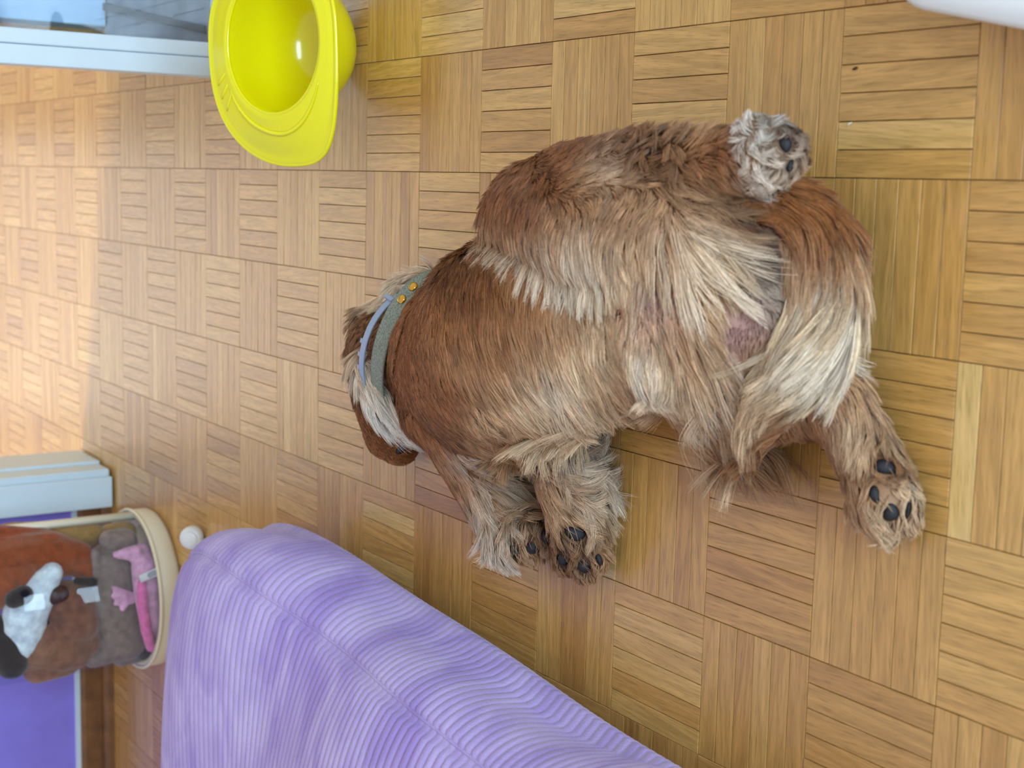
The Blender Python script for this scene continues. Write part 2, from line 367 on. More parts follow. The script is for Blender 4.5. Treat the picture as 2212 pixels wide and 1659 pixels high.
# picture u, v | way the coat lies (degrees, 0 = picture right, 90 = picture down) | length mm | lift | root, tip colour | curl | clump
F = {
'body': '''900 800 80 9 .15 ches ches 0 .2;925 800 80 10 .15 ches red 0 .2;935 720 75 10 .15 ches red 0 .2;960 690 72 15 .15 ches red 0 .2;1000 620 60 20 .2 dark ches 0 .2;930 940 70 18 .2 dark ches 0 .2;960 850 78 16 .2 ches red 0 .2;985 760 75 28 .12 ches chest 0 .2
1050 620 66 40 .1 dark red 0 .2;1050 700 72 46 .1 red chest 0 .25;1110 640 70 46 .1 ches chest 0 .25;1160 620 76 42 .1 red chest 0 .25;1050 790 68 46 .1 chest mid 0 .3;1150 720 75 48 .1 chest tan 0 .35;1210 670 82 34 .1 chest tan 0 .3;1250 640 92 16 .1 mid tan 0 .2
1100 830 74 55 .12 tan cream 0 .5;1180 800 88 55 .12 cream pale 0 .5;1250 780 96 46 .12 tan cream 0 .5;1300 700 96 14 .2 tan cream 0 .3;1340 650 96 10 .2 skin tan 0 .2;1300 620 96 16 .2 mid tan 0 .3;1200 880 95 72 .25 tan cream .2 .8;1110 900 80 55 .25 mid tan .2 .7;1280 870 98 62 .2 tan cream .1 .7;1350 850 98 42 .2 brn tan .1 .6;1030 890 70 36 .25 brn tan .3 .6;1330 780 95 24 .12 tan cream 0 .4
1400 720 100 14 .2 skin tan 0 .3;1430 610 110 5 .1 pink skin 0 .1;1440 650 110 6 .1 pink skin 0 .1;1375 570 74 95 .25 tan cream 0 .9;1400 790 92 26 .2 cream white 0 .4;1430 810 95 22 .12 tan cream 0 .4;1445 760 95 30 .12 tan cream 0 .4;1455 850 90 50 .12 tan cream 0 .6;1440 860 92 34 .15 brn tan 0 .5;1395 865 95 36 .15 brn tan 0 .5;1410 830 92 30 .2 cream pale 0 .5;1450 700 60 22 .2 mid tan 0 .4;1480 740 100 130 .12 tan cream .05 .8;1530 790 98 125 .12 tan pale .05 .8
1570 860 90 90 .12 mid cream .05 .8;1500 860 86 135 .12 tan mid .05 .8;1530 930 86 110 .12 mid brn .05 .8;1600 690 95 3 .1 pink pink 0 .1;1620 700 95 4 .1 pink pink 0 .1;1650 730 100 12 .1 curl mid 0 .3;1665 640 20 16 .1 curl grey 0 .3;1680 590 40 14 .1 dark curl 0 .3;1690 680 60 14 .1 curl grey 0 .3;1620 800 96 50 .12 mid tan .05 .7;1550 640 60 30 .2 tan cream 0 .5;1480 610 90 14 .15 mid tan 0 .3;1520 700 40 20 .2 mid tan 0 .4''',  # dark points beside the tail colour in the shadow crease against the rump
'lhind': '''1120 460 112 24 .2 ches red 0 .3;1090 520 122 36 .3 mid tan 0 .5;1150 420 100 14 .15 dark ches 0 .2;1200 400 30 12 .15 ches red 0 .2;1250 345 5 12 .15 dark ches 0 .2;1310 372 10 14 .15 tan pale 0 .3;1285 395 10 14 .15 mid tan 0 .3;1250 415 20 14 .15 brn mid 0 .3;1350 405 10 14 .15 brn tan 0 .3;1290 345 5 12 .15 dark ches 0 .2;1340 335 20 20 .3 ches brn .5 .4
1400 320 60 30 .45 curl brn .9 .7;1440 340 50 30 .45 curl brn .9 .7;1400 360 60 28 .4 curl brn .9 .7;1480 310 350 25 .4 brn tan .6 .5;1500 350 20 15 .15 ches red 0 .2;1560 370 10 14 .15 ches red 0 .2;1580 330 10 14 .15 red brn 0 .2;1450 400 15 22 .15 brn tan 0 .4;1550 402 5 16 .1 brn tan 0 .4;1540 435 25 22 .1 dark curl .2 .4;1590 440 30 24 .1 dark curl .3 .4;1630 430 20 20 .1 dark ches .1 .4;1500 450 40 24 .1 curl brn .2 .4;1490 415 10 20 .1 brn tan 0 .4
1300 440 140 16 .08 brn mid 0 .2;1400 470 125 20 .08 brn mid 0 .25;1200 480 122 16 .08 brn mid 0 .2;1350 420 150 18 .1 brn mid 0 .3;1450 440 150 20 .1 brn tan 0 .4;1280 540 96 48 .2 mid pale .1 .55;1180 550 92 50 .22 mid pale .1 .55;1110 530 110 46 .22 mid pale .1 .5;1230 545 88 40 .25 tan pale .15 .5;1350 550 82 32 .2 tan cream .1 .6;1320 500 110 22 .1 brn tan 0 .3;1390 540 100 24 .15 mid tan .1 .4;1440 580 100 14 .15 mid tan 0 .3
1480 510 54 118 .22 cream pale .08 .9;1450 535 54 112 .22 tan pale .05 .9;1530 555 52 105 .25 cream pale .12 .85;1590 620 52 60 .2 tan pale .1 .85;1620 660 56 40 .2 grey pale .1 .8;1560 480 60 60 .3 curl tan .6 .7;1600 460 50 50 .3 dark brn .5 .6;1500 440 20 30 .2 brn tan .1 .5
1640 290 200 16 .5 grey white .8 .6;1635 340 160 15 .5 tan white .9 .7;1650 385 140 14 .5 tan white .8 .7;1685 300 20 14 .4 dark curl .5 .5;1695 350 20 14 .4 curl brn .6 .5;1665 330 90 14 .5 curl pale .9 .7;1670 375 80 14 .5 grey cream .7 .6''',  # dark points just below the shank paint the shade of its crease
'tail': '''1650 440 20 30 .1 dark red 0 .4;1700 440 40 38 .1 dark red 0 .4;1760 470 72 46 .1 dark red 0 .5;1790 530 98 56 .1 red tan 0 .6;1720 530 94 66 .15 ches tan 0 .7;1740 590 102 80 .15 grey cream .05 .8;1800 610 114 78 .08 grey cream .05 .8;1710 620 108 80 .15 grey cream .05 .8;1810 700 136 84 .05 grey pale .05 .8;1750 710 128 76 .12 grey pale .05 .85;1700 720 130 80 .1 grey cream .05 .8;1720 780 144 76 .1 tan cream .05 .85;1770 780 144 62 .06 grey cream .05 .8;1690 835 140 66 .1 tan cream .05 .8;1740 850 138 46 .08 ches brn .05 .7;1650 850 136 60 .1 tan cream .05 .8;1660 900 120 60 .1 ches mid .03 .8;1690 900 128 50 .08 ches brn .03 .8;1630 950 114 44 .06 ches brn 0 .85;1640 990 114 36 .06 ches brn 0 .85;1610 990 112 36 .06 ches brn 0 .85''',
'rhind': '''1700 880 90 16 .15 brn mid 0 .3;1740 890 80 16 .15 ches brn 0 .3;1790 920 68 18 .15 ches brn 0 .3;1820 810 70 26 .15 mid tan 0 .6;1860 850 80 26 .12 brn tan .1 .7;1870 900 100 34 .15 curl tan .2 .8;1890 950 130 38 .25 curl tan .3 .8;1840 930 100 38 .25 tan cream .1 .7;1830 990 72 16 .15 ches brn 0 .3;1860 1040 74 16 .2 ches tan 0 .4;1850 1100 76 22 .25 brn tan .2 .5;1900 1060 90 18 .3 mid tan .6 .6;1920 1110 84 22 .3 tan cream .3 .6;1950 1080 90 18 .3 grey cream .5 .6;1880 1120 76 26 .3 tan cream .3 .6;1960 1120 100 14 .3 brn tan .3 .5;1900 1020 80 20 .3 dark brn .5 .5''',
'fleft': '''985 940 75 18 .15 ches red 0 .3;1005 1030 74 16 .15 ches red 0 .3;1020 1090 70 18 .15 dark ches 0 .3;1030 960 280 50 .7 mid white .3 .9;1060 950 285 50 .7 mid white .3 .9;1080 970 330 65 .6 brn pale .3 .9;1060 1010 0 85 .55 brn pale .25 .85;1090 1040 10 85 .55 brn pale .25 .85;1060 1060 30 85 .55 brn pale .3 .85;1090 1090 45 60 .5 mid tan .4 .8;1040 1110 85 75 .45 brn pale .2 .8;1065 1135 80 65 .45 brn pale .2 .8;1040 1150 140 55 .4 grey white .2 .7;1110 1150 80 20 .3 curl mid .3 .5;1150 1150 85 14 .3 curl tan .3 .5;1150 1190 85 12 .2 brn tan .2 .5;1180 1150 70 14 .3 curl grey .3 .5''',  # darker roots paint the shaded gaps between the cream tufts
'fright': '''1170 930 92 22 .15 blk curl .2 .4;1150 960 95 22 .15 blk curl .2 .4;1215 945 92 24 .15 blk curl .2 .4;1195 1000 92 20 .15 dark brn .2 .4;1210 1080 90 20 .2 brn mid .2 .4;1250 970 350 70 .55 brn pale .5 .9;1260 1020 0 65 .55 brn pale .5 .9;1250 1060 5 65 .55 brn pale .5 .9;1260 1100 20 55 .5 brn cream .5 .85;1250 1130 50 38 .35 mid tan .5 .8;1210 1050 30 45 .35 mid tan .3 .7;1240 1170 85 14 .3 blk brn .4 .5;1220 1200 85 13 .25 curl brn .3 .5;1270 1220 85 13 .25 curl mid .3 .5;1300 1190 70 14 .3 brn tan .4 .5''',  # blackish upper points paint shade under the chest fringe and between the forelegs
'head': '''860 700 110 20 .2 dark brn .4 .5;830 760 100 22 .2 dark brn .5 .5;790 800 100 20 .2 dark brn .4 .5;860 800 80 14 .15 dark ches 0 .3;880 860 70 16 .15 dark brn 0 .3;830 930 60 5 .1 ches red 0 .1;860 960 30 5 .1 ches red 0 .1;815 950 80 5 .1 red ches 0 .1;920 890 65 16 .15 ches red 0 .2''',
'ear': '''800 690 118 34 .25 dark mid .4 .6;775 740 100 38 .25 dark tan .5 .7;780 790 80 45 .3 brn cream .3 .8;800 810 62 75 .3 white white .1 .85;830 850 56 75 .3 white white .1 .85;850 830 58 70 .3 pale white .1 .85;870 900 55 50 .25 pale white .1 .8;840 670 140 50 .3 grey cream .1 .8;880 630 150 48 .3 tan pale .1 .8;930 605 165 36 .3 tan pale .1 .7;850 720 120 26 .25 dark brn .4 .5''',
}
FT = {}
for rname, s in F.items():
    rows = [q.split() for q in s.replace('\n', ';').split(';') if q.strip()]
    num = np.array([[float(r[i]) for i in (0, 1, 2, 3, 4, 7, 8)] for r in rows])
    FT[rname] = (num, np.array([lin(K[r[5]]) for r in rows]), np.array([lin(K[r[6]]) for r in rows]))
def field(P, reg, sig=30.0):
    uvp, _ = PX(P); n = len(P)
    D = np.zeros((n, 2)); L = np.zeros(n); lift = np.zeros(n); curl = np.zeros(n); cl = np.zeros(n); c0 = np.zeros((n, 3)); c1 = np.zeros((n, 3))
    for ri, rname in enumerate(REG):
        m = reg == ri
        if not m.any(): continue
        num, ca, cb = FT[rname]; q = uvp[m]
        d2 = ((q[:, None, :] - num[None, :, :2]) ** 2).sum(2)
        w = np.exp(-d2 / (2 * sig * sig)) + 1e-3 / (1 + d2 / 400.0) ** 2; w /= w.sum(1, keepdims=True)
        an = np.radians(num[:, 2]); D[m] = w @ np.c_[np.cos(an), np.sin(an)]
        L[m] = w @ num[:, 3] / 1000; lift[m] = w @ num[:, 4]; curl[m] = w @ num[:, 5]; cl[m] = w @ num[:, 6]; c0[m] = w @ ca; c1[m] = w @ cb
    D /= np.linalg.norm(D, axis=1, keepdims=True) + 1e-9
    return D, L, lift, curl, cl, c0, c1

dog = thing('dog', 'brown and cream long-haired spaniel lying on its side on the parquet, legs stretched out', 'dog', W(1300, 700, 0.0))
Nb = Nodes('dog_skin_and_undercoat'); at = Nb.n('Attribute', attribute_name='coat'); Nb.l(at.outputs['Color'], Nb.b.inputs['Base Color'])
Nb.b.inputs['Roughness'].default_value = 0.85; Nb.b.inputs['Specular IOR Level'].default_value = 0.2
vreg = region_of(co)
_, vl, _, _, _, vc0, vc1 = field(co, vreg)
vcol = np.where((vl < 0.008)[:, None], 0.5 * vc0 + 0.5 * vc1, vc0 * 0.85)
ca = dog_me.color_attributes.new('coat', 'FLOAT_COLOR', 'POINT'); ca.data.foreach_set('color', np.c_[vcol, np.ones(nv)].ravel())
dog_body = link('body', dog_me, Nb.m, dog, True)
dog_body.matrix_parent_inverse = dog.matrix_world.inverted()

# hair: guide locks that lie along the coat and rest on the body, then strands gathered round them
dog_me.calc_loop_triangles(); ntri = len(dog_me.loop_triangles)
tri = np.zeros(ntri * 3, int); dog_me.loop_triangles.foreach_get('vertices', tri); tri = tri.reshape(-1, 3)
vn = np.zeros(nv * 3); dog_me.vertices.foreach_get('normal', vn); vn = vn.reshape(-1, 3)
BVH = BVHTree.FromPolygons([tuple(c) for c in co], [tuple(t) for t in tri])
A, B_, C_ = co[tri[:, 0]], co[tri[:, 1]], co[tri[:, 2]]
tarea = np.linalg.norm(np.cross(B_ - A, C_ - A), axis=1) / 2
tn = vn[tri].mean(1); tc = (A + B_ + C_) / 3
seen = ((CAM_POS - tc) / np.linalg.norm(CAM_POS - tc, axis=1, keepdims=True) * tn).sum(1)
dens = tarea * np.where(seen > -0.25, 1.0, np.where(tc[:, 2] > 0.03, 0.25, 0.0))
def sample(n):
    cs = np.cumsum(dens); idx = np.minimum(np.searchsorted(cs, RNG.random(n) * cs[-1]), ntri - 1)
    r1 = np.sqrt(RNG.random(n)); r2 = RNG.random(n); w = np.c_[1 - r1, r1 * (1 - r2), r1 * r2]
    P = (co[tri[idx]] * w[:, :, None]).sum(1); Nn = (vn[tri[idx]] * w[:, :, None]).sum(1); Nn /= np.linalg.norm(Nn, axis=1, keepdims=True) + 1e-9
    return P, Nn
NP = 8
def grow_guides(n):
    P, Nn = sample(n); reg = region_of(P); D, L, lift, curl, cl, c0, c1 = field(P, reg)
    sm = np.sin(P @ np.array([61., 37., 29.])) * np.sin(P @ np.array([-23., 71., 43.]) + 1.3) + 0.6 * np.sin(P @ np.array([131., -97., 83.]) + 2.1)
    jit = RNG.normal(0, 0.05, n) + 0.13 * sm + RNG.normal(0, 0.65, n) * np.clip(curl, 0, 1)
    ang = np.arctan2(D[:, 1], D[:, 0]) + jit
    V = np.cos(ang)[:, None] * CAM_R[0] + np.sin(ang)[:, None] * CAM_R[1]
    V = V - Nn * (V * Nn).sum(1, keepdims=True); V /= np.linalg.norm(V, axis=1, keepdims=True) + 1e-6
    L = L * RNG.uniform(0.8, 1.12, n)
    lf = np.clip(lift + RNG.normal(0, 0.05, n), 0.05, 0.9)
    d = V * (1 - lf)[:, None] + Nn * lf[:, None]; d /= np.linalg.norm(d, axis=1, keepdims=True)
    side = np.cross(V, Nn); Nc = Nn.copy()
    G = np.zeros((n, NP, 3)); G[:, 0] = P; ph = RNG.random(n) * 6.28; sgn = np.where(RNG.random(n) < .5, -1, 1)
    for k in range(1, NP):
        step = (L / (NP - 1))[:, None]
        grav = np.clip(L / 0.06, 0, 1.3)[:, None] * np.where(reg == REG.index('tail'), 0.02, 0.06)[:, None]
        if k > 1:      # the lock keeps to the lie of the coat where it has got to
            Dk = field(G[:, k - 1], reg)[0]; ak = np.arctan2(Dk[:, 1], Dk[:, 0]) + jit
            Vk = np.cos(ak)[:, None] * CAM_R[0] + np.sin(ak)[:, None] * CAM_R[1]; Vk = Vk - Nc * (Vk * Nc).sum(1, keepdims=True)
            d = d + Vk * (0.30 * np.clip(L / 0.04, 0, 1) * (1 - 0.6 * np.clip(curl, 0, 1)))[:, None]
        d = d + np.array([0, 0, -1.0]) * grav - Nn * (0.03 * (lf[:, None] > 0.3))
        d = d + side * (0.10 * np.sin(k * 0.9 + ph) + curl * sgn * 0.45)[:, None]
        d /= np.linalg.norm(d, axis=1, keepdims=True)
        p = G[:, k - 1] + d * step
        for i in range(n):
            if L[i] < 0.016 and k > 2: continue
            loc, no, _, dist = BVH.find_nearest(p[i], 0.05)
            if loc is None: continue
            q = p[i] - np.array(loc); no = np.array(no); s = q @ no; Nc[i] = no
            off = 0.0022 + 0.006 * min(1.0, L[i] / 0.05) * (0.4 + 0.6 * k / NP)
            if s < off:
                p[i] = p[i] + no * (off - s); dn = d[i] @ no
                if dn < 0: d[i] -= no * dn
        p[:, 2] = np.maximum(p[:, 2], 0.0015 + 0.004 * ((ph % 1.0)))
        G[:, k] = p
        d /= np.linalg.norm(d, axis=1, keepdims=True) + 1e-9
    return P, Nn, reg, G, L, curl, cl
NG, NC = 7500, 190000
gP, gN, gR, gG, gL, gCurl, gCl = grow_guides(NG)
kds = {}
for ri in range(len(REG)):
    ids = np.nonzero(gR == ri)[0]; kd = kdtree.KDTree(len(ids))
    for t in ids: kd.insert(gP[t], int(t))
    kd.balance(); kds[ri] = kd
cP, cN = sample(NC); cR = region_of(cP); _, cL, cLift, cCurl, cCl, cc0, cc1 = field(cP, cR)
own = np.zeros(NC, int); oth = np.zeros(NC, int)
for i in range(NC):
    r = kds[cR[i]].find_n(cP[i], 3); own[i] = r[0][1]; oth[i] = r[1 if len(r) > 1 else 0][1]
tt = np.linspace(0, 1, NP)[None, :, None]
rel = gG - gG[:, :1]
mixw = (RNG.random(NC) * 0.35)[:, None, None]
sc_ = np.clip(cL / np.maximum(gL[own], 1e-4), 0.5, 1.4)[:, None, None] * RNG.uniform(0.72, 1.1, NC)[:, None, None]
S = cP[:, None] + (rel[own] * (1 - mixw) + rel[oth] * mixw) * sc_
tgt = gG[own]
clw = (np.clip(cCl, 0, 1)[:, None, None] * 0.92) * tt ** 0.8
clw = clw * RNG.uniform(0.55, 1.0, NC)[:, None, None]
off = S - tgt; off -= (off * 0)
S = tgt * clw + S * (1 - clw)
fr = RNG.normal(0, 1, (NC, 1, 3)); wv = RNG.normal(0, 1, (NC, 1, 3)); ph = RNG.random((NC, 1, 1)) * 6.28
S = S + fr * tt * cL[:, None, None] * 0.022 + wv * np.sin(tt * 6.0 + ph) * tt * cL[:, None, None] * 0.012
S[:, :, 2] = np.maximum(S[:, :, 2], 0.0012)
ri_ear = REG.index('ear')
PADS = [(1912, 1010, 26, 17, 20), (1890, 1068, 12, 20, -15), (1925, 1106, 17, 22, 0), (1962, 1102, 7, 20, 8),
        (1112, 1188, 11, 15, -20), (1152, 1181, 15, 19, 10), (1179, 1162, 9, 17, -25),
        (1217, 1207, 13, 17, -5), (1262, 1222, 14, 17, 0), (1294, 1208, 7, 15, -20), (1243, 1152, 24, 16, 20),
        (1697, 312, 14, 17, -10), (1706, 358, 9, 15, 10)]
keep = cL > 0.0035
suv = PX(S.reshape(-1, 3))[0].reshape(NC, NP, 2); rnd = RNG.random(NC)
for (u, v, du, dv, a), share in [(q, 0.04) for q in PADS] + [((1598, 690, 28, 18, 20), 0.12), ((1436, 618, 22, 36, 10), 0.30), ((1337, 679, 9, 9, 0), 0.1), ((867, 966, 18, 13, -60), 0.05)]:
    ca_, sa_ = math.cos(math.radians(a)), math.sin(math.radians(a)); dx = suv[:, :, 0] - u; dy = suv[:, :, 1] - v
    inside = (((dx * ca_ + dy * sa_) / du) ** 2 + ((-dx * sa_ + dy * ca_) / dv) ** 2 < 1.0).any(1)
    keep &= ~(inside & (rnd > share))
CPOLY = [(940, 595), (900, 640), (878, 690), (862, 740), (850, 800), (852, 860), (872, 905), (893, 885), (884, 820), (890, 770), (912, 712), (938, 668), (972, 612)]
near = (np.abs(suv[:, 0, 0] - 910) < 110) & (np.abs(suv[:, 0, 1] - 750) < 210) & (cR != ri_ear)
for i in np.nonzero(near)[0]:
    if rnd[i] > 0.06 and any(in_poly(suv[i, k], CPOLY) for k in (0, 2, 4, 7)): keep[i] = False
bare = keep
# strand colour runs from root to tip and differs lock by lock
lockv = RNG.normal(1.0, 0.13, NG)[own] * RNG.normal(1.0, 0.19, NC)
lockm = np.clip(RNG.normal(0.0, 0.18, NG)[own], -0.4, 0.4)
cmix = np.clip(tt[:, :, 0] ** 0.65 + lockm[:, None], 0, 1)[:, :, None]
SCOL = (cc0[:, None] * (1 - cmix) + cc1[:, None] * cmix) * np.clip(lockv, 0.55, 1.5)[:, None, None]
rad0 = np.where(cL > 0.03, 0.00038, 0.00033)[:, None]
RAD = rad0 * (1 - 0.82 * tt[:, :, 0] ** 1.6)
Nh = Nodes('dog_hair'); at = Nh.n('Attribute', attribute_name='coat'); Nh.l(at.outputs['Color'], Nh.b.inputs['Base Color'])
Nh.b.inputs['Roughness'].default_value = 0.48; Nh.b.inputs['Specular IOR Level'].default_value = 0.42
def hair_object(name, sel, parent):
    ids = np.nonzero(sel)[0]
    hc = bpy.data.hair_curves.new(name); hc.add_curves([NP] * len(ids))
    org = np.array(parent.matrix_world.translation)
    hc.attributes['position'].data.foreach_set('vector', (S[ids].reshape(-1, 3) - org).astype(np.float32).ravel())
    ra = hc.attributes.get('radius') or hc.attributes.new('radius', 'FLOAT', 'POINT'); ra.data.foreach_set('value', RAD[ids].astype(np.float32).ravel())
    c = hc.attributes.new('coat', 'FLOAT_COLOR', 'POINT'); c.data.foreach_set('color', np.concatenate([SCOL[ids], np.ones((len(ids), NP, 1))], 2).astype(np.float32).ravel())
    hc.materials.append(Nh.m)
    o = bpy.data.objects.new(name, hc); COL.objects.link(o); o.parent = parent; o['kind'] = 'stuff'; return o
ri = {n: REG.index(n) for n in REG}
hair_object('coat', bare & ((cR == ri['body']) | (cR == ri['head'])), dog)
hair_object('tail_plume', bare & (cR == ri['tail']), dog)
hair_object('ear_hair', bare & (cR == ri['ear']), dog)
hair_object('front_leg_hair', bare & ((cR == ri['fleft']) | (cR == ri['fright'])), dog)
hair_object('hind_leg_hair', bare & ((cR == ri['lhind']) | (cR == ri['rhind'])), dog)

def hit(u, v):
    loc, no, i, d = BVH.ray_cast(Vector(CAM_POS), Vector(ray_dir(u, v)))
    return (np.array(loc), np.array(no)) if loc is not None else (None, None)
M['pad'] = simple('paw_pad_leather', (26, 26, 32), 0.55, 0.2, 120, 0.5, 900)
M['nose'] = simple('nose_leather', (38, 24, 28), 0.35, 0.2, 100, 0.4, 700)
def pad(name, u, v, du, dv, ang, mat, bulge=0.5, lift=0.002):
    loc, no = hit(u, v)
    if loc is None: return
    to = CAM_POS - loc; D = np.linalg.norm(to); to /= D; n = no * 0.5 + to * 0.5; n /= np.linalg.norm(n); px = D / FPX
    a = math.radians(ang); ux = math.cos(a) * CAM_R[0] + math.sin(a) * CAM_R[1]; ux = ux - n * (ux @ n); ux /= np.linalg.norm(ux); uy = np.cross(n, ux)
    V, Fc = [], []; RN, SN = 6, 16
    for r in range(RN + 1):
        t = math.pi / 2 * r / RN
        for s in range(SN):
            q = 2 * math.pi * s / SN; wob = 1 + 0.07 * math.sin(3 * q + u)
            V.append(loc + n * (lift - 0.004 + (0.004 + bulge * min(du, dv) * px) * math.cos(t)) + ux * math.cos(q) * math.sin(t) * du * px * wob + uy * math.sin(q) * math.sin(t) * dv * px * wob)
    for r in range(RN):
        for s in range(SN):
            Fc.append((r * SN + s, (r + 1) * SN + s, (r + 1) * SN + (s + 1) % SN, r * SN + (s + 1) % SN))
    o = mesh_obj(name, np.array(V), Fc, mat, dog, True); return o
for (u, v, du, dv, a) in PADS:
    pad('paw_pad', u, v, du, dv, a, M['pad'])
pad('nose', 867, 968, 16, 10, -60, M['nose'], 0.5)
pad('nipple', 1337, 679, 5, 5, 0, M['nose'], 0.4, 0.003)

# ------------------------------------------------------------------ collars round the dog's neck
def ring_band(name, c, ax, up, nrm, width, thick, mat, parent, a0=0.0, a1=2 * math.pi, n=72, wfun=None):
    # a flat strap following an ellipse: c centre, ax/up half axes, nrm = direction of the strap's width
    V, Fc = [], []; full = abs(a1 - a0 - 2 * math.pi) < 1e-6; m = n if full else n + 1
    for k in range(m):
        t = a0 + (a1 - a0) * k / n
        p = c + ax * math.cos(t) + up * math.sin(t); tg = -ax * math.sin(t) + up * math.cos(t); tg /= np.linalg.norm(tg)
        o = np.cross(nrm, tg); o /= np.linalg.norm(o)
        if o @ (p - c) < 0: o = -o
        w = width * (wfun(k / n) if wfun else 1.0)
        for (sw, so) in ((-.5, 0), (.5, 0), (.5, 1), (.35, 1.18), (-.35, 1.18), (-.5, 1)): V.append(p + nrm * w * sw + o * thick * so)
    q = 6
    for k in range(m if full else m - 1):
        for i in range(q): Fc.append((k * q + i, k * q + (i + 1) % q, ((k + 1) % m) * q + (i + 1) % q, ((k + 1) % m) * q + i))
    if not full: Fc += [tuple(range(q)), tuple(reversed(range((m - 1) * q, m * q)))]
    return mesh_obj(name, np.array(V), Fc, mat, parent, True)
Nw = Nodes('woven_grey_green_webbing'); tcw = Nw.n('TexCoord'); vo = Nw.n('TexVoronoi'); vo.inputs['Scale'].default_value = 420; Nw.l(tcw.outputs['Object'], vo.inputs['Vector'])
Nw.l(Nw.ramp(vo.outputs['Distance'], [(0.1, (96, 106, 96)), (0.6, (142, 150, 138))]), Nw.b.inputs['Base Color']); Nw.b.inputs['Roughness'].default_value = 0.85
bpw = Nw.n('Bump'); bpw.inputs['Strength'].default_value = 0.6; bpw.inputs['Distance'].default_value = 0.001; Nw.l(vo.outputs['Distance'], bpw.inputs['Height']); Nw.l(bpw.outputs[0], Nw.b.inputs['Normal'])
M['web'] = Nw.m
M['brass'] = simple('polished_brass_stud', (214, 170, 78), 0.18, **{'Metallic': 1.0})
M['flea'] = simple('pale_blue_plastic_strap', (150, 164, 190), 0.45)
cA, cB = W(955, 596, 0.080), W(880, 905, 0.070)
ccen = (cA + cB) / 2; cax = (cA - cB) / 2; cax[2] *= 1.0
cup = np.array([0.004, -0.016, 0.074])
cn = np.cross(cax, cup); cn /= np.linalg.norm(cn)
if cn[1] < 0: cn = -cn
collar = thing('dog_collar', 'grey-green woven dog collar with two gold studs round the neck', 'collar', ccen - cup)
ring_band('collar_band', ccen, cax, cup, cn, 0.026, 0.003, M['web'], collar)
for t in (0.60, 0.84):
    p = ccen + cax * math.cos(t) + cup * math.sin(t); o_ = p - ccen; tg = -cax * math.sin(t) + cup * math.cos(t); o_ = np.cross(cn, tg); o_ /= np.linalg.norm(o_)
    if o_ @ (p - ccen) < 0: o_ = -o_
    V, Fc = [], []; e1 = tg / np.linalg.norm(tg); e2 = cn
    prof = [(0.0062, 0.0), (0.0064, 0.0016), (0.0056, 0.0028), (0.0035, 0.0038), (0.0012, 0.0042)]
    for (r, h) in prof:
        for s in range(16): V.append(p + o_ * (0.0034 + h) + e1 * r * math.cos(s * math.pi / 8) + e2 * r * math.sin(s * math.pi / 8))
    for k in range(len(prof) - 1):
        for s in range(16): Fc.append((k * 16 + s, k * 16 + (s + 1) % 16, (k + 1) * 16 + (s + 1) % 16, (k + 1) * 16 + s))
    Fc.append(tuple(range((len(prof) - 1) * 16, len(prof) * 16)))
    mesh_obj('stud', np.array(V), Fc, M['brass'], collar)
fA, fB = W(905, 632, 0.085), W(872, 905, 0.072)
fc = (fA + fB) / 2 + np.array([0, 0.004, 0]); fx = (fA - fB) / 2; fu = np.array([0.004, -0.006, 0.074]); fn = np.cross(fx, fu); fn /= np.linalg.norm(fn)
if fn[1] < 0: fn = -fn
flea = thing('flea_collar', 'pale blue plastic flea collar strap beside the woven collar', 'collar', fc - fu)
ring_band('strap', fc, fx, fu, fn, 0.010, 0.0028, M['flea'], flea)
def on_flea(t, h):
    p = fc + fx * math.cos(t) + fu * math.sin(t); tg = -fx * math.sin(t) + fu * math.cos(t); tg /= np.linalg.norm(tg)
    o_ = np.cross(fn, tg); o_ /= np.linalg.norm(o_)
    if o_ @ (p - fc) < 0: o_ = -o_
    return p + o_ * h, tg, o_
def oriented_box(name, c, e1, e2, e3, a, b, d, mat, parent, bev=0.15):
    bm = bmesh.new(); bbox(bm, -a, a, -b, b, -d, d, min(a, b, d) * bev * 2)
    for v in bm.verts: v.co = Vector(c + e1 * v.co.x + e2 * v.co.y + e3 * v.co.z)
    return bm_obj(name, bm, mat, parent, False)
for t, a, b in ((0.55, 0.007, 0.009), (2.35, 0.006, 0.010)):
    p, tg, o_ = on_flea(t, 0.003); oriented_box('strap_keeper', p + fn * 0.002, tg, fn, o_, a * 0.45, b, 0.0042, M['flea'], flea)
for t in (1.35, 1.55, 1.75, 1.95):
    p, tg, o_ = on_flea(t, 0.002); oriented_box('strap_tooth', p + fn * 0.0065, tg, fn, o_, 0.003, 0.0022, 0.0015, M['flea'], flea)

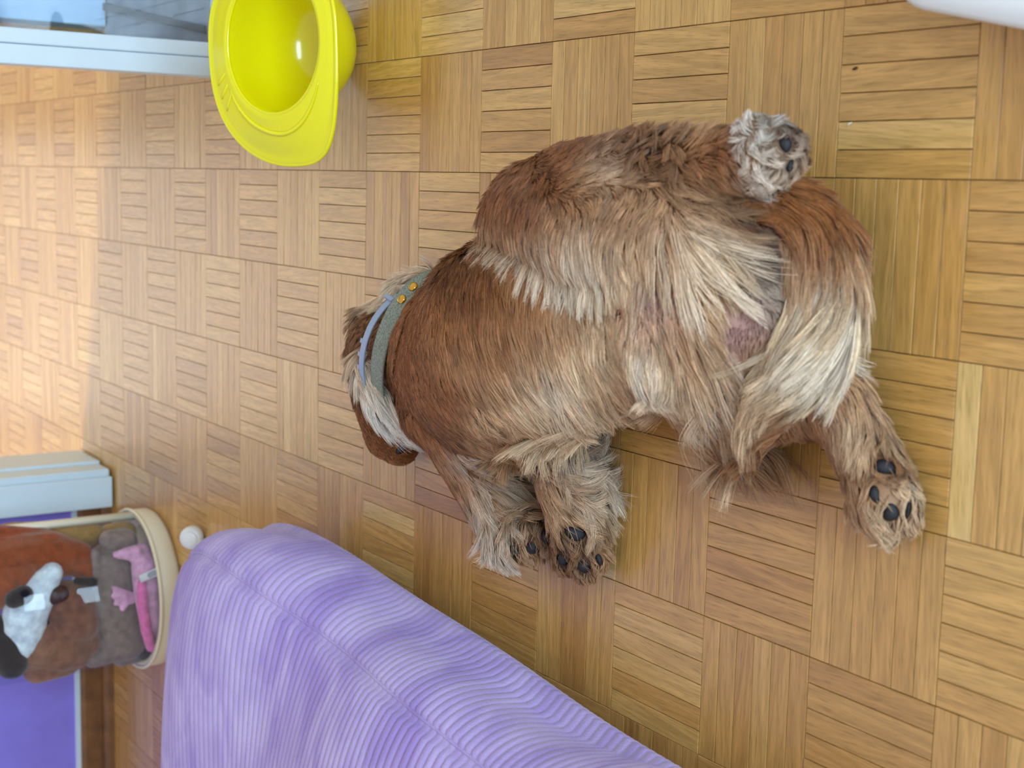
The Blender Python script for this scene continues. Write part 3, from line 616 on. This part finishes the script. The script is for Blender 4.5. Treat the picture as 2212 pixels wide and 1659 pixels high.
# ------------------------------------------------------------------ yellow helmet lying on its crown
M['helmet'] = simple('glossy_yellow_plastic', (236, 224, 6), 0.16, **{'Subsurface Weight': 0.25, 'Subsurface Scale': 0.02, 'Coat Weight': 0.4, 'Coat Roughness': 0.05})
M['helmet'].node_tree.nodes['Principled BSDF'].inputs['Subsurface Radius'].default_value = (1.0, 0.8, 0.1)
el = math.radians(66); hn = np.array([0.0, -math.cos(el), math.sin(el)]); hv = np.array([-1.0, 0.0, 0.0]); hw = np.array([0.0, math.sin(el), math.cos(el)])
rot = math.radians(-3); hv, hw = hv * math.cos(rot) + hw * math.sin(rot), -hv * math.sin(rot) + hw * math.cos(rot)
HO = W(600, 92, 0.135)
helmet = thing('toy_helmet', 'glossy yellow plastic toy construction helmet lying on its crown with the hollow facing up', 'helmet', (HO[0], HO[1], 0.0))
def outline(q, f):
    # f = 0 head opening, f = 1 outer edge of brim and visor; returns local (v, w, n)
    c, s = math.cos(q), math.sin(q)
    iv = 0.100 if c > 0 else 0.108; i_v, i_w = iv * c, 0.088 * s + 0.004
    e = 2.0 / 2.5; ov = 0.176 if c > 0 else 0.128
    o_v = ov * math.copysign(abs(c) ** e, c); o_w = (0.132 if s > 0 else 0.110) * math.copysign(abs(s) ** e, s)
    if c > 0: o_w -= 0.014 * c ** 3
    v = i_v + (o_v - i_v) * f; w = i_w + (o_w - i_w) * f
    n = 0.004 * math.sin(f * math.pi) - (0.022 * f ** 1.5 * max(c, 0) ** 2) - 0.006 * f
    return v, w, n
V, Fc = [], []; QN = 96
rows = []
for r in range(15):                                   # crown, from its top to the opening
    a = math.pi / 2 * r / 14; rows.append(('d', max(math.sin(a), 0.02), math.cos(a)))
for f in (0.06, 0.14, 0.3, 0.5, 0.7, 0.86, 0.94, 0.985, 1.0): rows.append(('b', f, 0))
for kind, f, h in rows:
    for k in range(QN):
        q = 2 * math.pi * k / QN
        if kind == 'd':
            v, w, _ = outline(q, 0); ridge = 0.004 * math.exp(-(w * f / 0.012) ** 2) * (1 if f < 0.93 else 0)
            P = HO + hv * v * f ** 0.9 + hw * w * f ** 0.9 - hn * ((0.140 + ridge) * h ** 0.72)
        else:
            v, w, n = outline(q, f)
            lip = 0.0035 if f > 0.9 else 0.0
            step = 0.003 if 0.05 < f < 0.2 else 0.0
            P = HO + hv * v + hw * w + hn * (n + lip + step)
        V.append(P)
R_ = len(rows)
for r in range(R_ - 1):
    for k in range(QN): Fc.append((r * QN + k, (r + 1) * QN + k, (r + 1) * QN + (k + 1) % QN, r * QN + (k + 1) % QN))
Fc.append(tuple(range(QN)))
V = np.array(V); zmin = V[:, 2].min(); V[:, 2] += 0.003 - zmin; dz_h = 0.003 - zmin
sh = mesh_obj('shell', V, Fc, M['helmet'], helmet, True)
so = sh.modifiers.new('thick', 'SOLIDIFY'); so.thickness = 0.0026; so.offset = 0.0
sb = sh.modifiers.new('sub', 'SUBSURF'); sb.levels = 1; sb.render_levels = 1
def tube(name, pts, r, mat, parent, seg=8, closed=False):
    pts = [Vector(p) for p in pts]; V, Fc = [], []; n = len(pts)
    for i, p in enumerate(pts):
        a = pts[(i - 1) % n] if closed or i > 0 else p; b = pts[(i + 1) % n] if closed or i < n - 1 else p
        q = (b - a).normalized().to_track_quat('Z', 'X'); rr = r[i] if isinstance(r, (list, tuple)) else r
        for s in range(seg): V.append(p + q @ Vector((rr * math.cos(2 * math.pi * s / seg), rr * math.sin(2 * math.pi * s / seg), 0)))
    for i in range(n if closed else n - 1):
        for s in range(seg): Fc.append((i * seg + s, i * seg + (s + 1) % seg, ((i + 1) % n) * seg + (s + 1) % seg, ((i + 1) % n) * seg + s))
    if not closed: Fc += [tuple(reversed(range(seg))), tuple(range((n - 1) * seg, n * seg))]
    return mesh_obj(name, V, Fc, mat, parent, True)
up_ = np.array([0, 0, dz_h])
def hpt(q, f, dn=0.0):
    v, w, n = outline(q, f); return HO + up_ + hv * v + hw * w + hn * (n + dn)
tube('rim_bead', [hpt(2 * math.pi * k / 96, 1.0, 0.003) for k in range(96)], 0.0034, M['helmet'], helmet, 8, True)
tube('opening_rib', [hpt(2 * math.pi * k / 96, 0.03, 0.001) for k in range(96)], 0.0026, M['helmet'], helmet, 8, True)
tube('visor_rib', [hpt(math.radians(a), 0.42 - 0.16 * abs(a) / 60, 0.002) for a in range(-62, 63, 4)], [0.0012 + 0.0022 * math.cos(math.radians(a * 1.4)) for a in range(-62, 63, 4)], M['helmet'], helmet)
for a in (58, 66, 74):
    tube('visor_notch', [hpt(math.radians(a), f, 0.001) for f in (0.22, 0.4, 0.6, 0.74)], [0.0012, 0.0026, 0.0026, 0.0012], M['helmet'], helmet)

# ------------------------------------------------------------------ lilac corduroy floor cushion
def corduroy():
    N = Nodes('lilac_corduroy'); tc_ = N.n('TexCoord'); n1 = N.n('TexNoise'); n1.inputs['Scale'].default_value = 7; n1.inputs['Detail'].default_value = 4; n1.inputs['Distortion'].default_value = 0.8
    mp = N.n('Mapping'); mp.inputs['Scale'].default_value = (1.0, 2.2, 1.0); N.l(tc_.outputs['Object'], mp.inputs[0]); N.l(mp.outputs[0], n1.inputs['Vector'])
    N.l(N.ramp(n1.outputs['Fac'], [(0.32, (154, 132, 196)), (0.5, (172, 153, 207)), (0.7, (188, 171, 218))]), N.b.inputs['Base Color'])
    N.b.inputs['Roughness'].default_value = 0.9; N.b.inputs['Sheen Weight'].default_value = 0.35; N.b.inputs['Sheen Roughness'].default_value = 0.4; N.b.inputs['Specular IOR Level'].default_value = 0.15
    n2 = N.n('TexNoise'); n2.inputs['Scale'].default_value = 420; n2.inputs['Detail'].default_value = 2; N.l(tc_.outputs['Object'], n2.inputs['Vector'])
    b = N.n('Bump'); b.inputs['Strength'].default_value = 0.5; b.inputs['Distance'].default_value = 0.0015; N.l(n2.outputs['Fac'], b.inputs['Height']); N.l(b.outputs[0], N.b.inputs['Normal'])
    return N.m
M['cord'] = corduroy()
CX, CY, CA, CB_, CZ, CT = -1.13, 0.42, 0.550, 0.99, 0.115, 0.175      # centre, half sizes, height of the widest line, rise above it
cush = thing('floor_cushion', 'large lilac corduroy floor cushion beside the dog', 'cushion', (CX, CY, 0))
WALE = 0.0138
def spow(x, e): return math.copysign(abs(x) ** e, x)
NS, NT = 1000, 150
ys = np.linspace(-1, 1, NS); V = []
yy = CY + CB_ * np.sin(ys * math.pi / 2) ; yy = CY + CB_ * ys
tt2 = np.linspace(0, 2 * math.pi, NT, endpoint=False)
ct = np.sign(np.cos(tt2)) * np.abs(np.cos(tt2)) ** np.where(np.sin(tt2) < 0, 0.95, 0.50); st = np.sign(np.sin(tt2)) * np.abs(np.sin(tt2)) ** 0.55
u_ = np.clip(np.abs(ys), 0, 1)
endw = (1 - u_ ** 13) ** (1 / 2.6); endh = (1 - u_ ** 9) ** (1 / 2.2)      # rounded ends: plan and height
rib = np.abs(np.sin(math.pi * yy / WALE)) ** 0.55
P = np.zeros((NS, NT, 3)); nrm2 = np.zeros((NS, NT, 3))
for a in range(NT):
    x = CX + CA * ct[a] * (0.02 + 0.98 * endw); z = CZ + np.where(st[a] > 0, CT, CZ - 0.002) * st[a] * (0.04 + 0.96 * endh)
    bul = 0.016 * np.sin(3.1 * yy + 2.0 * ct[a] + 0.4) + 0.010 * np.sin(7.3 * yy - 3 * st[a] + 1.0) + 0.007 * np.sin(15 * yy + 5 * ct[a])
    out = np.array([ct[a] / CA, 0, st[a] / CT]); out /= np.linalg.norm(out) + 1e-9
    seam = -0.004 * math.exp(-((tt2[a] - 0.52) / 0.035) ** 2)
    k = bul * (1 if st[a] > -0.2 else 0.2) + seam + 0.0038 * rib * (1 if st[a] > -0.8 else 0) * (0.35 if abs(tt2[a] - 0.52) < 0.03 else 1)
    P[:, a, 0] = x + out[0] * k + 0.078 * (yy - 0.72); P[:, a, 1] = yy + 0.02 * np.sin(4 * x) * (1 - u_); P[:, a, 2] = np.maximum(z + out[2] * k, 0.001)
Fc = []
idx = np.arange(NS * NT).reshape(NS, NT); a_ = idx[:-1]; b_ = idx[1:]; a2 = np.roll(a_, -1, 1); b2 = np.roll(b_, -1, 1)
quads = np.stack([a_, a2, b2, b_], -1).reshape(-1, 4)
me = bpy.data.meshes.new('cover'); nvv = NS * NT; me.vertices.add(nvv); me.vertices.foreach_set('co', P.reshape(-1)); nq = len(quads)
me.loops.add(nq * 4); me.loops.foreach_set('vertex_index', quads.ravel()); me.polygons.add(nq); me.polygons.foreach_set('loop_start', np.arange(nq) * 4); me.update(calc_edges=True); me.validate()
link('cover', me, M['cord'], cush, True)
seam_pts = [P[k, int(0.52 / (2 * math.pi) * NT)] for k in range(30, NS - 30, 12)]
tube('seam_cord', seam_pts, 0.0022, M['cord'], cush, 6)

# ------------------------------------------------------------------ clear toy bin with cream base ring
BC = W(372, 1268, 0.0); BC = np.array([BC[0] - 0.022, 2.055, 0.0]); BR = 0.156
binx = thing('toy_bin', 'clear plastic drum of soft toys with a cream base ring, standing by the violet wall', 'toy bin', BC)
M['cream'] = simple('cream_plastic', (232, 224, 200), 0.4)
M['film'] = clear_sheet('clear_plastic_film', (0.97, 0.98, 0.99), 0.035)
def lathe(name, c, prof, mat, parent, seg=64, closed=True, smooth=True):
    V, Fc = [], []; n = len(prof)
    for r, h in prof:
        for s in range(seg): V.append((c[0] + r * math.cos(2 * math.pi * s / seg), c[1] + r * math.sin(2 * math.pi * s / seg), c[2] + h))
    for k in range(n if closed else n - 1):
        for s in range(seg): Fc.append((k * seg + s, k * seg + (s + 1) % seg, ((k + 1) % n) * seg + (s + 1) % seg, ((k + 1) % n) * seg + s))
    return mesh_obj(name, V, Fc, mat, parent, smooth)
lathe('base_ring', BC, [(BR + 0.006, 0.001), (BR + 0.010, 0.010), (BR + 0.010, 0.040), (BR + 0.006, 0.046), (BR - 0.004, 0.046), (BR - 0.006, 0.014), (BR - 0.02, 0.012), (BR - 0.02, 0.001)], M['cream'], binx)
lathe('base_bead', BC, [(BR + 0.010 + 0.004 * math.cos(a), 0.046 + 0.004 * math.sin(a)) for a in np.linspace(0, 2 * math.pi, 9)[:-1]], M['cream'], binx)
lathe('base_plate', BC, [(0.001, 0.004), (BR - 0.018, 0.004), (BR - 0.018, 0.010), (0.001, 0.010)], M['cream'], binx)
lathe('clear_wall', BC, [(BR, 0.016), (BR, 0.47), (BR - 0.0014, 0.47), (BR - 0.0014, 0.016)], M['film'], binx, 96)
lathe('top_ring', BC, [(BR + 0.006, 0.462), (BR + 0.006, 0.485), (BR - 0.006, 0.485), (BR - 0.006, 0.462)], M['cream'], binx)
sp = WY(330, 1113, BC[1]); ang = 0.0
tube('wall_seam', [(BC[0] + (BR + 0.001) * math.cos(ang), BC[1] + (BR + 0.001) * math.sin(ang), z) for z in (0.04, 0.25, 0.465)], 0.009, M['cream'], binx, 8)

def plush_mat(name, col, noise=0.12):
    return simple(name, col, 0.95, noise, 60, 0.7, 260, **{'Sheen Weight': 0.3, 'Specular IOR Level': 0.1})
YB = 1.985
def pk(u, v, y=YB): return WY(u, v, y)
def plush(name, label, cat, chains, mat, voxel=0.005):
    caps_ = []
    for ch in chains:
        pts = [(pk(u, v, y), r) for u, v, y, r in ch]
        if len(pts) == 1: pts.append((pts[0][0] + np.array([0.001, 0, 0]), pts[0][1]))
        for (a, ra), (b, rb) in zip(pts, pts[1:]): caps_.append((a, b, ra, rb))
    base = np.mean([c[0] for c in caps_], 0); t = thing(name, label, cat, (base[0], base[1], base[2]), 'soft toys in the clear bin')
    me_ = blob_mesh('body', caps_, voxel, 3); link('body', me_, mat, t, True); return t
def patch(name, parent, chains, mat, voxel=0.004, sm=3):
    caps_ = []
    for ch in chains:
        pts = [(pk(u, v, y), r) for u, v, y, r in ch]
        if len(pts) == 1: pts.append((pts[0][0] + np.array([0.001, 0, 0]), pts[0][1]))
        for (a, ra), (b, rb) in zip(pts, pts[1:]): caps_.append((a, b, ra, rb))
    return link(name, blob_mesh(name, caps_, voxel, sm), mat, parent, True)
Y1 = 1.96
M['p_pink'] = plush_mat('pink_plush', (222, 170, 206)); M['p_pink2'] = plush_mat('bright_pink_plush', (232, 120, 186))
M['p_grey'] = plush_mat('taupe_grey_plush', (134, 120, 116)); M['p_brown'] = plush_mat('brown_plush', (128, 88, 70)); M['p_rust'] = plush_mat('rust_plush', (140, 66, 34))
M['p_white'] = plush_mat('white_plush', (206, 222, 240)); M['p_black'] = plush_mat('black_plush', (18, 18, 30)); M['p_nose'] = simple('dark_brown_nose', (58, 26, 28), 0.6); M['p_tan'] = plush_mat('tan_plush', (168, 128, 70))
t = plush('soft_toy', 'pink soft toy with a white label at the bottom of the clear bin', 'soft toy',
      [[(305, 1195, Y1 + .03, .022), (312, 1225, Y1, .028), (318, 1280, 1.945, .028), (326, 1340, 1.945, .024), (332, 1392, Y1 + .03, .016)], [(290, 1195, Y1, .018), (250, 1198, Y1, .008)]], M['p_pink'])
patch('belly_stripe', t, [[(306, 1262, 1.922, .010), (308, 1310, 1.918, .012), (316, 1360, 1.925, .012), (326, 1398, 1.95, .011)]], M['p_pink2'])
patch('paw', t, [[(280, 1292, Y1, .014), (265, 1286, Y1 - .01, .013)], [(262, 1280, Y1 - .01, .009), (246, 1270, Y1 - .012, .006)], [(262, 1286, Y1 - .01, .009), (244, 1288, Y1 - .012, .006)], [(264, 1294, Y1 - .01, .009), (250, 1304, Y1 - .012, .006)], [(272, 1300, Y1 - .01, .009), (264, 1316, Y1 - .012, .006)]], M['p_pink'])
e1 = pk(340, 1233, 1.914) - pk(305, 1248, 1.914); e1 /= np.linalg.norm(e1); e2 = np.cross(np.array([0, -1.0, 0]), e1); e3 = np.cross(e1, e2)
tg_c = pk(323, 1242, 1.912)
M['label'] = simple('white_satin_label', (220, 228, 236), 0.5); M['ink'] = simple('label_print', (70, 84, 110), 0.6)
lb = oriented_box('care_label', tg_c, e1, e2, e3, 0.021, 0.008, 0.0008, M['label'], t)
for k in (-1, 0, 1): oriented_box('label_print', tg_c + e1 * 0.006 + e2 * 0.0042 * k - e3 * 0.0009 * (1 if e3[1] > 0 else -1), e1, e2, e3, 0.011 - 0.002 * abs(k), 0.0010, 0.0003, M['ink'], lb)
plush('soft_toy', 'taupe grey soft toy slumped behind the pink one in the clear bin', 'soft toy',
      [[(262, 1175, 2.03, .035), (235, 1225, 2.02, .05), (240, 1300, 2.02, .062), (262, 1370, 2.03, .058), (230, 1395, 2.02, .035)], [(268, 1165, 1.985, .022), (235, 1165, 1.985, .020)], [(205, 1195, 1.985, .010), (205, 1240, 1.985, .010)], [(200, 1425, 2.0, .018), (240, 1412, 2.0, .020)], [(262, 1420, 2.02, .020), (310, 1410, 2.04, .018)]], M['p_grey'])
t = plush('soft_toy', 'brown soft toy with a round dark nose, between grey and rust toys in the bin', 'soft toy',
      [[(85, 1390, 2.0, .060), (120, 1395, 2.0, .058), (155, 1400, 2.0, .046)], [(140, 1300, 2.0, .046), (165, 1345, 1.99, .046)], [(175, 1300, 2.0, .03), (185, 1390, 2.0, .03)], [(150, 1355, 1.965, .028)], [(80, 1445, 1.99, .030), (140, 1430, 2.0, .030)]], M['p_brown'])
patch('nose', t, [[(115, 1285, 1.955, .020), (130, 1282, 1.955, .018)]], M['p_nose'])
patch('ear', t, [[(95, 1345, 1.975, .012), (60, 1352, 1.98, .010)]], M['p_black'])
t = plush('soft_toy', 'rust brown soft toy dog with white blaze and black nose in the bin', 'soft toy',
      [[(-40, 1215, 2.03, .055), (40, 1205, 2.03, .05), (110, 1200, 2.02, .05), (165, 1205, 2.01, .036), (198, 1245, 2.0, .022)], [(-20, 1270, 2.02, .05), (30, 1240, 2.0, .045)], [(-20, 1170, 2.05, .035), (90, 1170, 2.05, .03)]], M['p_rust'])
patch('blaze', t, [[(112, 1238, 1.965, .022), (85, 1275, 1.972, .036), (55, 1325, 1.975, .044), (45, 1380, 1.985, .044)]], M['p_white'])
patch('nose', t, [[(30, 1295, 1.928, .018), (50, 1285, 1.928, .020)]], M['p_black'])
patch('mouth', t, [[(165, 1255, 1.972, .008), (200, 1258, 1.97, .012)]], M['p_black'])
plush('soft_toy', 'black soft toy against the clear bin wall beside the white blaze', 'soft toy', [[(10, 1400, 1.975, .036), (25, 1430, 1.975, .034)], [(0, 1350, 1.985, .02), (20, 1370, 1.985, .022)]], M['p_black'])
plush('soft_toy', 'tan soft toy at the back of the clear bin behind the rust dog', 'soft toy', [[(20, 1165, 2.10, .035), (170, 1158, 2.09, .035)], [(240, 1160, 2.09, .03), (270, 1150, 2.09, .025)], [(140, 1150, 2.07, .02), (200, 1150, 2.08, .022)]], M['p_tan'])

# ------------------------------------------------------------------ small things
KP = W(413, 1163, 0.028); KP = np.array([KP[0], KP[1], 0])
kn = thing('door_stopper', 'small white plastic door stopper on the floor between bin and cushion', 'door stopper', KP)
M['wplast'] = simple('white_plastic', (232, 236, 240), 0.3)
kax = np.array([0.0, -math.cos(math.radians(38)), math.sin(math.radians(38))]); kc = KP + np.array([0, 0.004, 0.026])
def axis_lathe(name, c, ax, prof, mat, parent, seg=36):
    q = Vector(ax).to_track_quat('Z', 'X'); V, Fc = [], []; n = len(prof)
    for r, h in prof:
        for t in range(seg): V.append(Vector(c) + q @ Vector((r * math.cos(2 * math.pi * t / seg), r * math.sin(2 * math.pi * t / seg), h)))
    for k in range(n - 1):
        for t in range(seg): Fc.append((k * seg + t, k * seg + (t + 1) % seg, (k + 1) * seg + (t + 1) % seg, (k + 1) * seg + t))
    return mesh_obj(name, V, Fc, mat, parent, True)
axis_lathe('post', kc, kax, [(0.0005, -0.024), (0.016, -0.022), (0.021, -0.014), (0.0225, -0.004), (0.0215, 0.006), (0.018, 0.011), (0.0005, 0.012)], M['wplast'], kn)
axis_lathe('cap', kc, kax, [(0.0155, 0.008), (0.0155, 0.0135), (0.014, 0.0155), (0.0005, 0.0160)], M['wplast'], kn)
box_obj('tab', KP[0] - 0.034, KP[0] - 0.004, KP[1] - 0.014, KP[1] + 0.004, 0.0, 0.007, M['wplast'], kn, 0.001)

TB = np.array([0.155, 0.066, 0.0]); yaw = math.radians(-12.9)
tb = thing('storage_box', 'white smooth plastic box with rounded corners at the right edge of the parquet', 'box', TB)
def rounded_slab(name, x0, x1, y0, y1, r, levels, mat, parent):
    # stacked rounded rectangles: levels = (inset, z); turned about the far corner
    V, Fc = [], []; ring = []
    for cx, cy, a0 in ((x1 - r, y1 - r, 0), (x0 + r, y1 - r, 90), (x0 + r, y0 + r, 180), (x1 - r, y0 + r, 270)):
        for k in range(9):
            a = math.radians(a0 + k * 90 / 8); ring.append((cx, cy, math.cos(a), math.sin(a)))
    m = len(ring)
    for ins, z in levels:
        for cx, cy, ca_, sa_ in ring:
            x, y = cx + (r - ins) * ca_, cy + (r - ins) * sa_
            V.append((TB[0] + x * math.cos(yaw) - y * math.sin(yaw), TB[1] + x * math.sin(yaw) + y * math.cos(yaw), z))
    for k in range(len(levels) - 1):
        for t in range(m): Fc.append((k * m + t, k * m + (t + 1) % m, (k + 1) * m + (t + 1) % m, (k + 1) * m + t))
    Fc.append(tuple(range((len(levels) - 1) * m, len(levels) * m))); Fc.append(tuple(reversed(range(m))))
    return mesh_obj(name, V, Fc, mat, parent, True)
rounded_slab('box_body', 0.0, 0.32, -0.46, 0.0, 0.05, [(0.012, 0.0), (0.003, 0.003), (0.0, 0.010), (0.0, 0.044), (0.004, 0.044)], M['wplast'], tb)
rounded_slab('box_lid', -0.002, 0.322, -0.462, 0.002, 0.052, [(0.002, 0.044), (0.0, 0.046), (0.0, 0.052), (0.004, 0.057), (0.02, 0.060)], M['wplast'], tb)

M['crumb'] = simple('dark_crumb', (70, 40, 22), 0.8); M['fluff'] = simple('white_fluff', (236, 230, 220), 0.9)
c = W(1847, 148, 0.001); bm = bmesh.new(); bmesh.ops.create_icosphere(bm, subdivisions=2, radius=1.0)
for v in bm.verts: v.co = Vector((c[0] + (0.0014 + 0.0004 * v.co.y) * v.co.x + 0.001 * v.co.y, c[1] - 0.0032 * v.co.y, max(0.0002, 0.0013 + 0.0013 * v.co.z)))
tag(bm_obj('crumb', bm, M['crumb'], None, True), 'tiny dark brown crumb on the parquet', 'crumb')
a, b = W(1832, 273, 0.001), W(1841, 263, 0.001)
tag(tube('fluff', [a + (b - a) * t + np.array([0.0006 * math.sin(t * 5), 0, 0.0006 + 0.001 * math.sin(t * 3.1)]) for t in np.linspace(0, 1, 7)], [0.0003, 0.0006, 0.0008, 0.0008, 0.0007, 0.0005, 0.0003], M['fluff'], None, 6), 'tiny white sliver of fluff on the parquet', 'fluff')
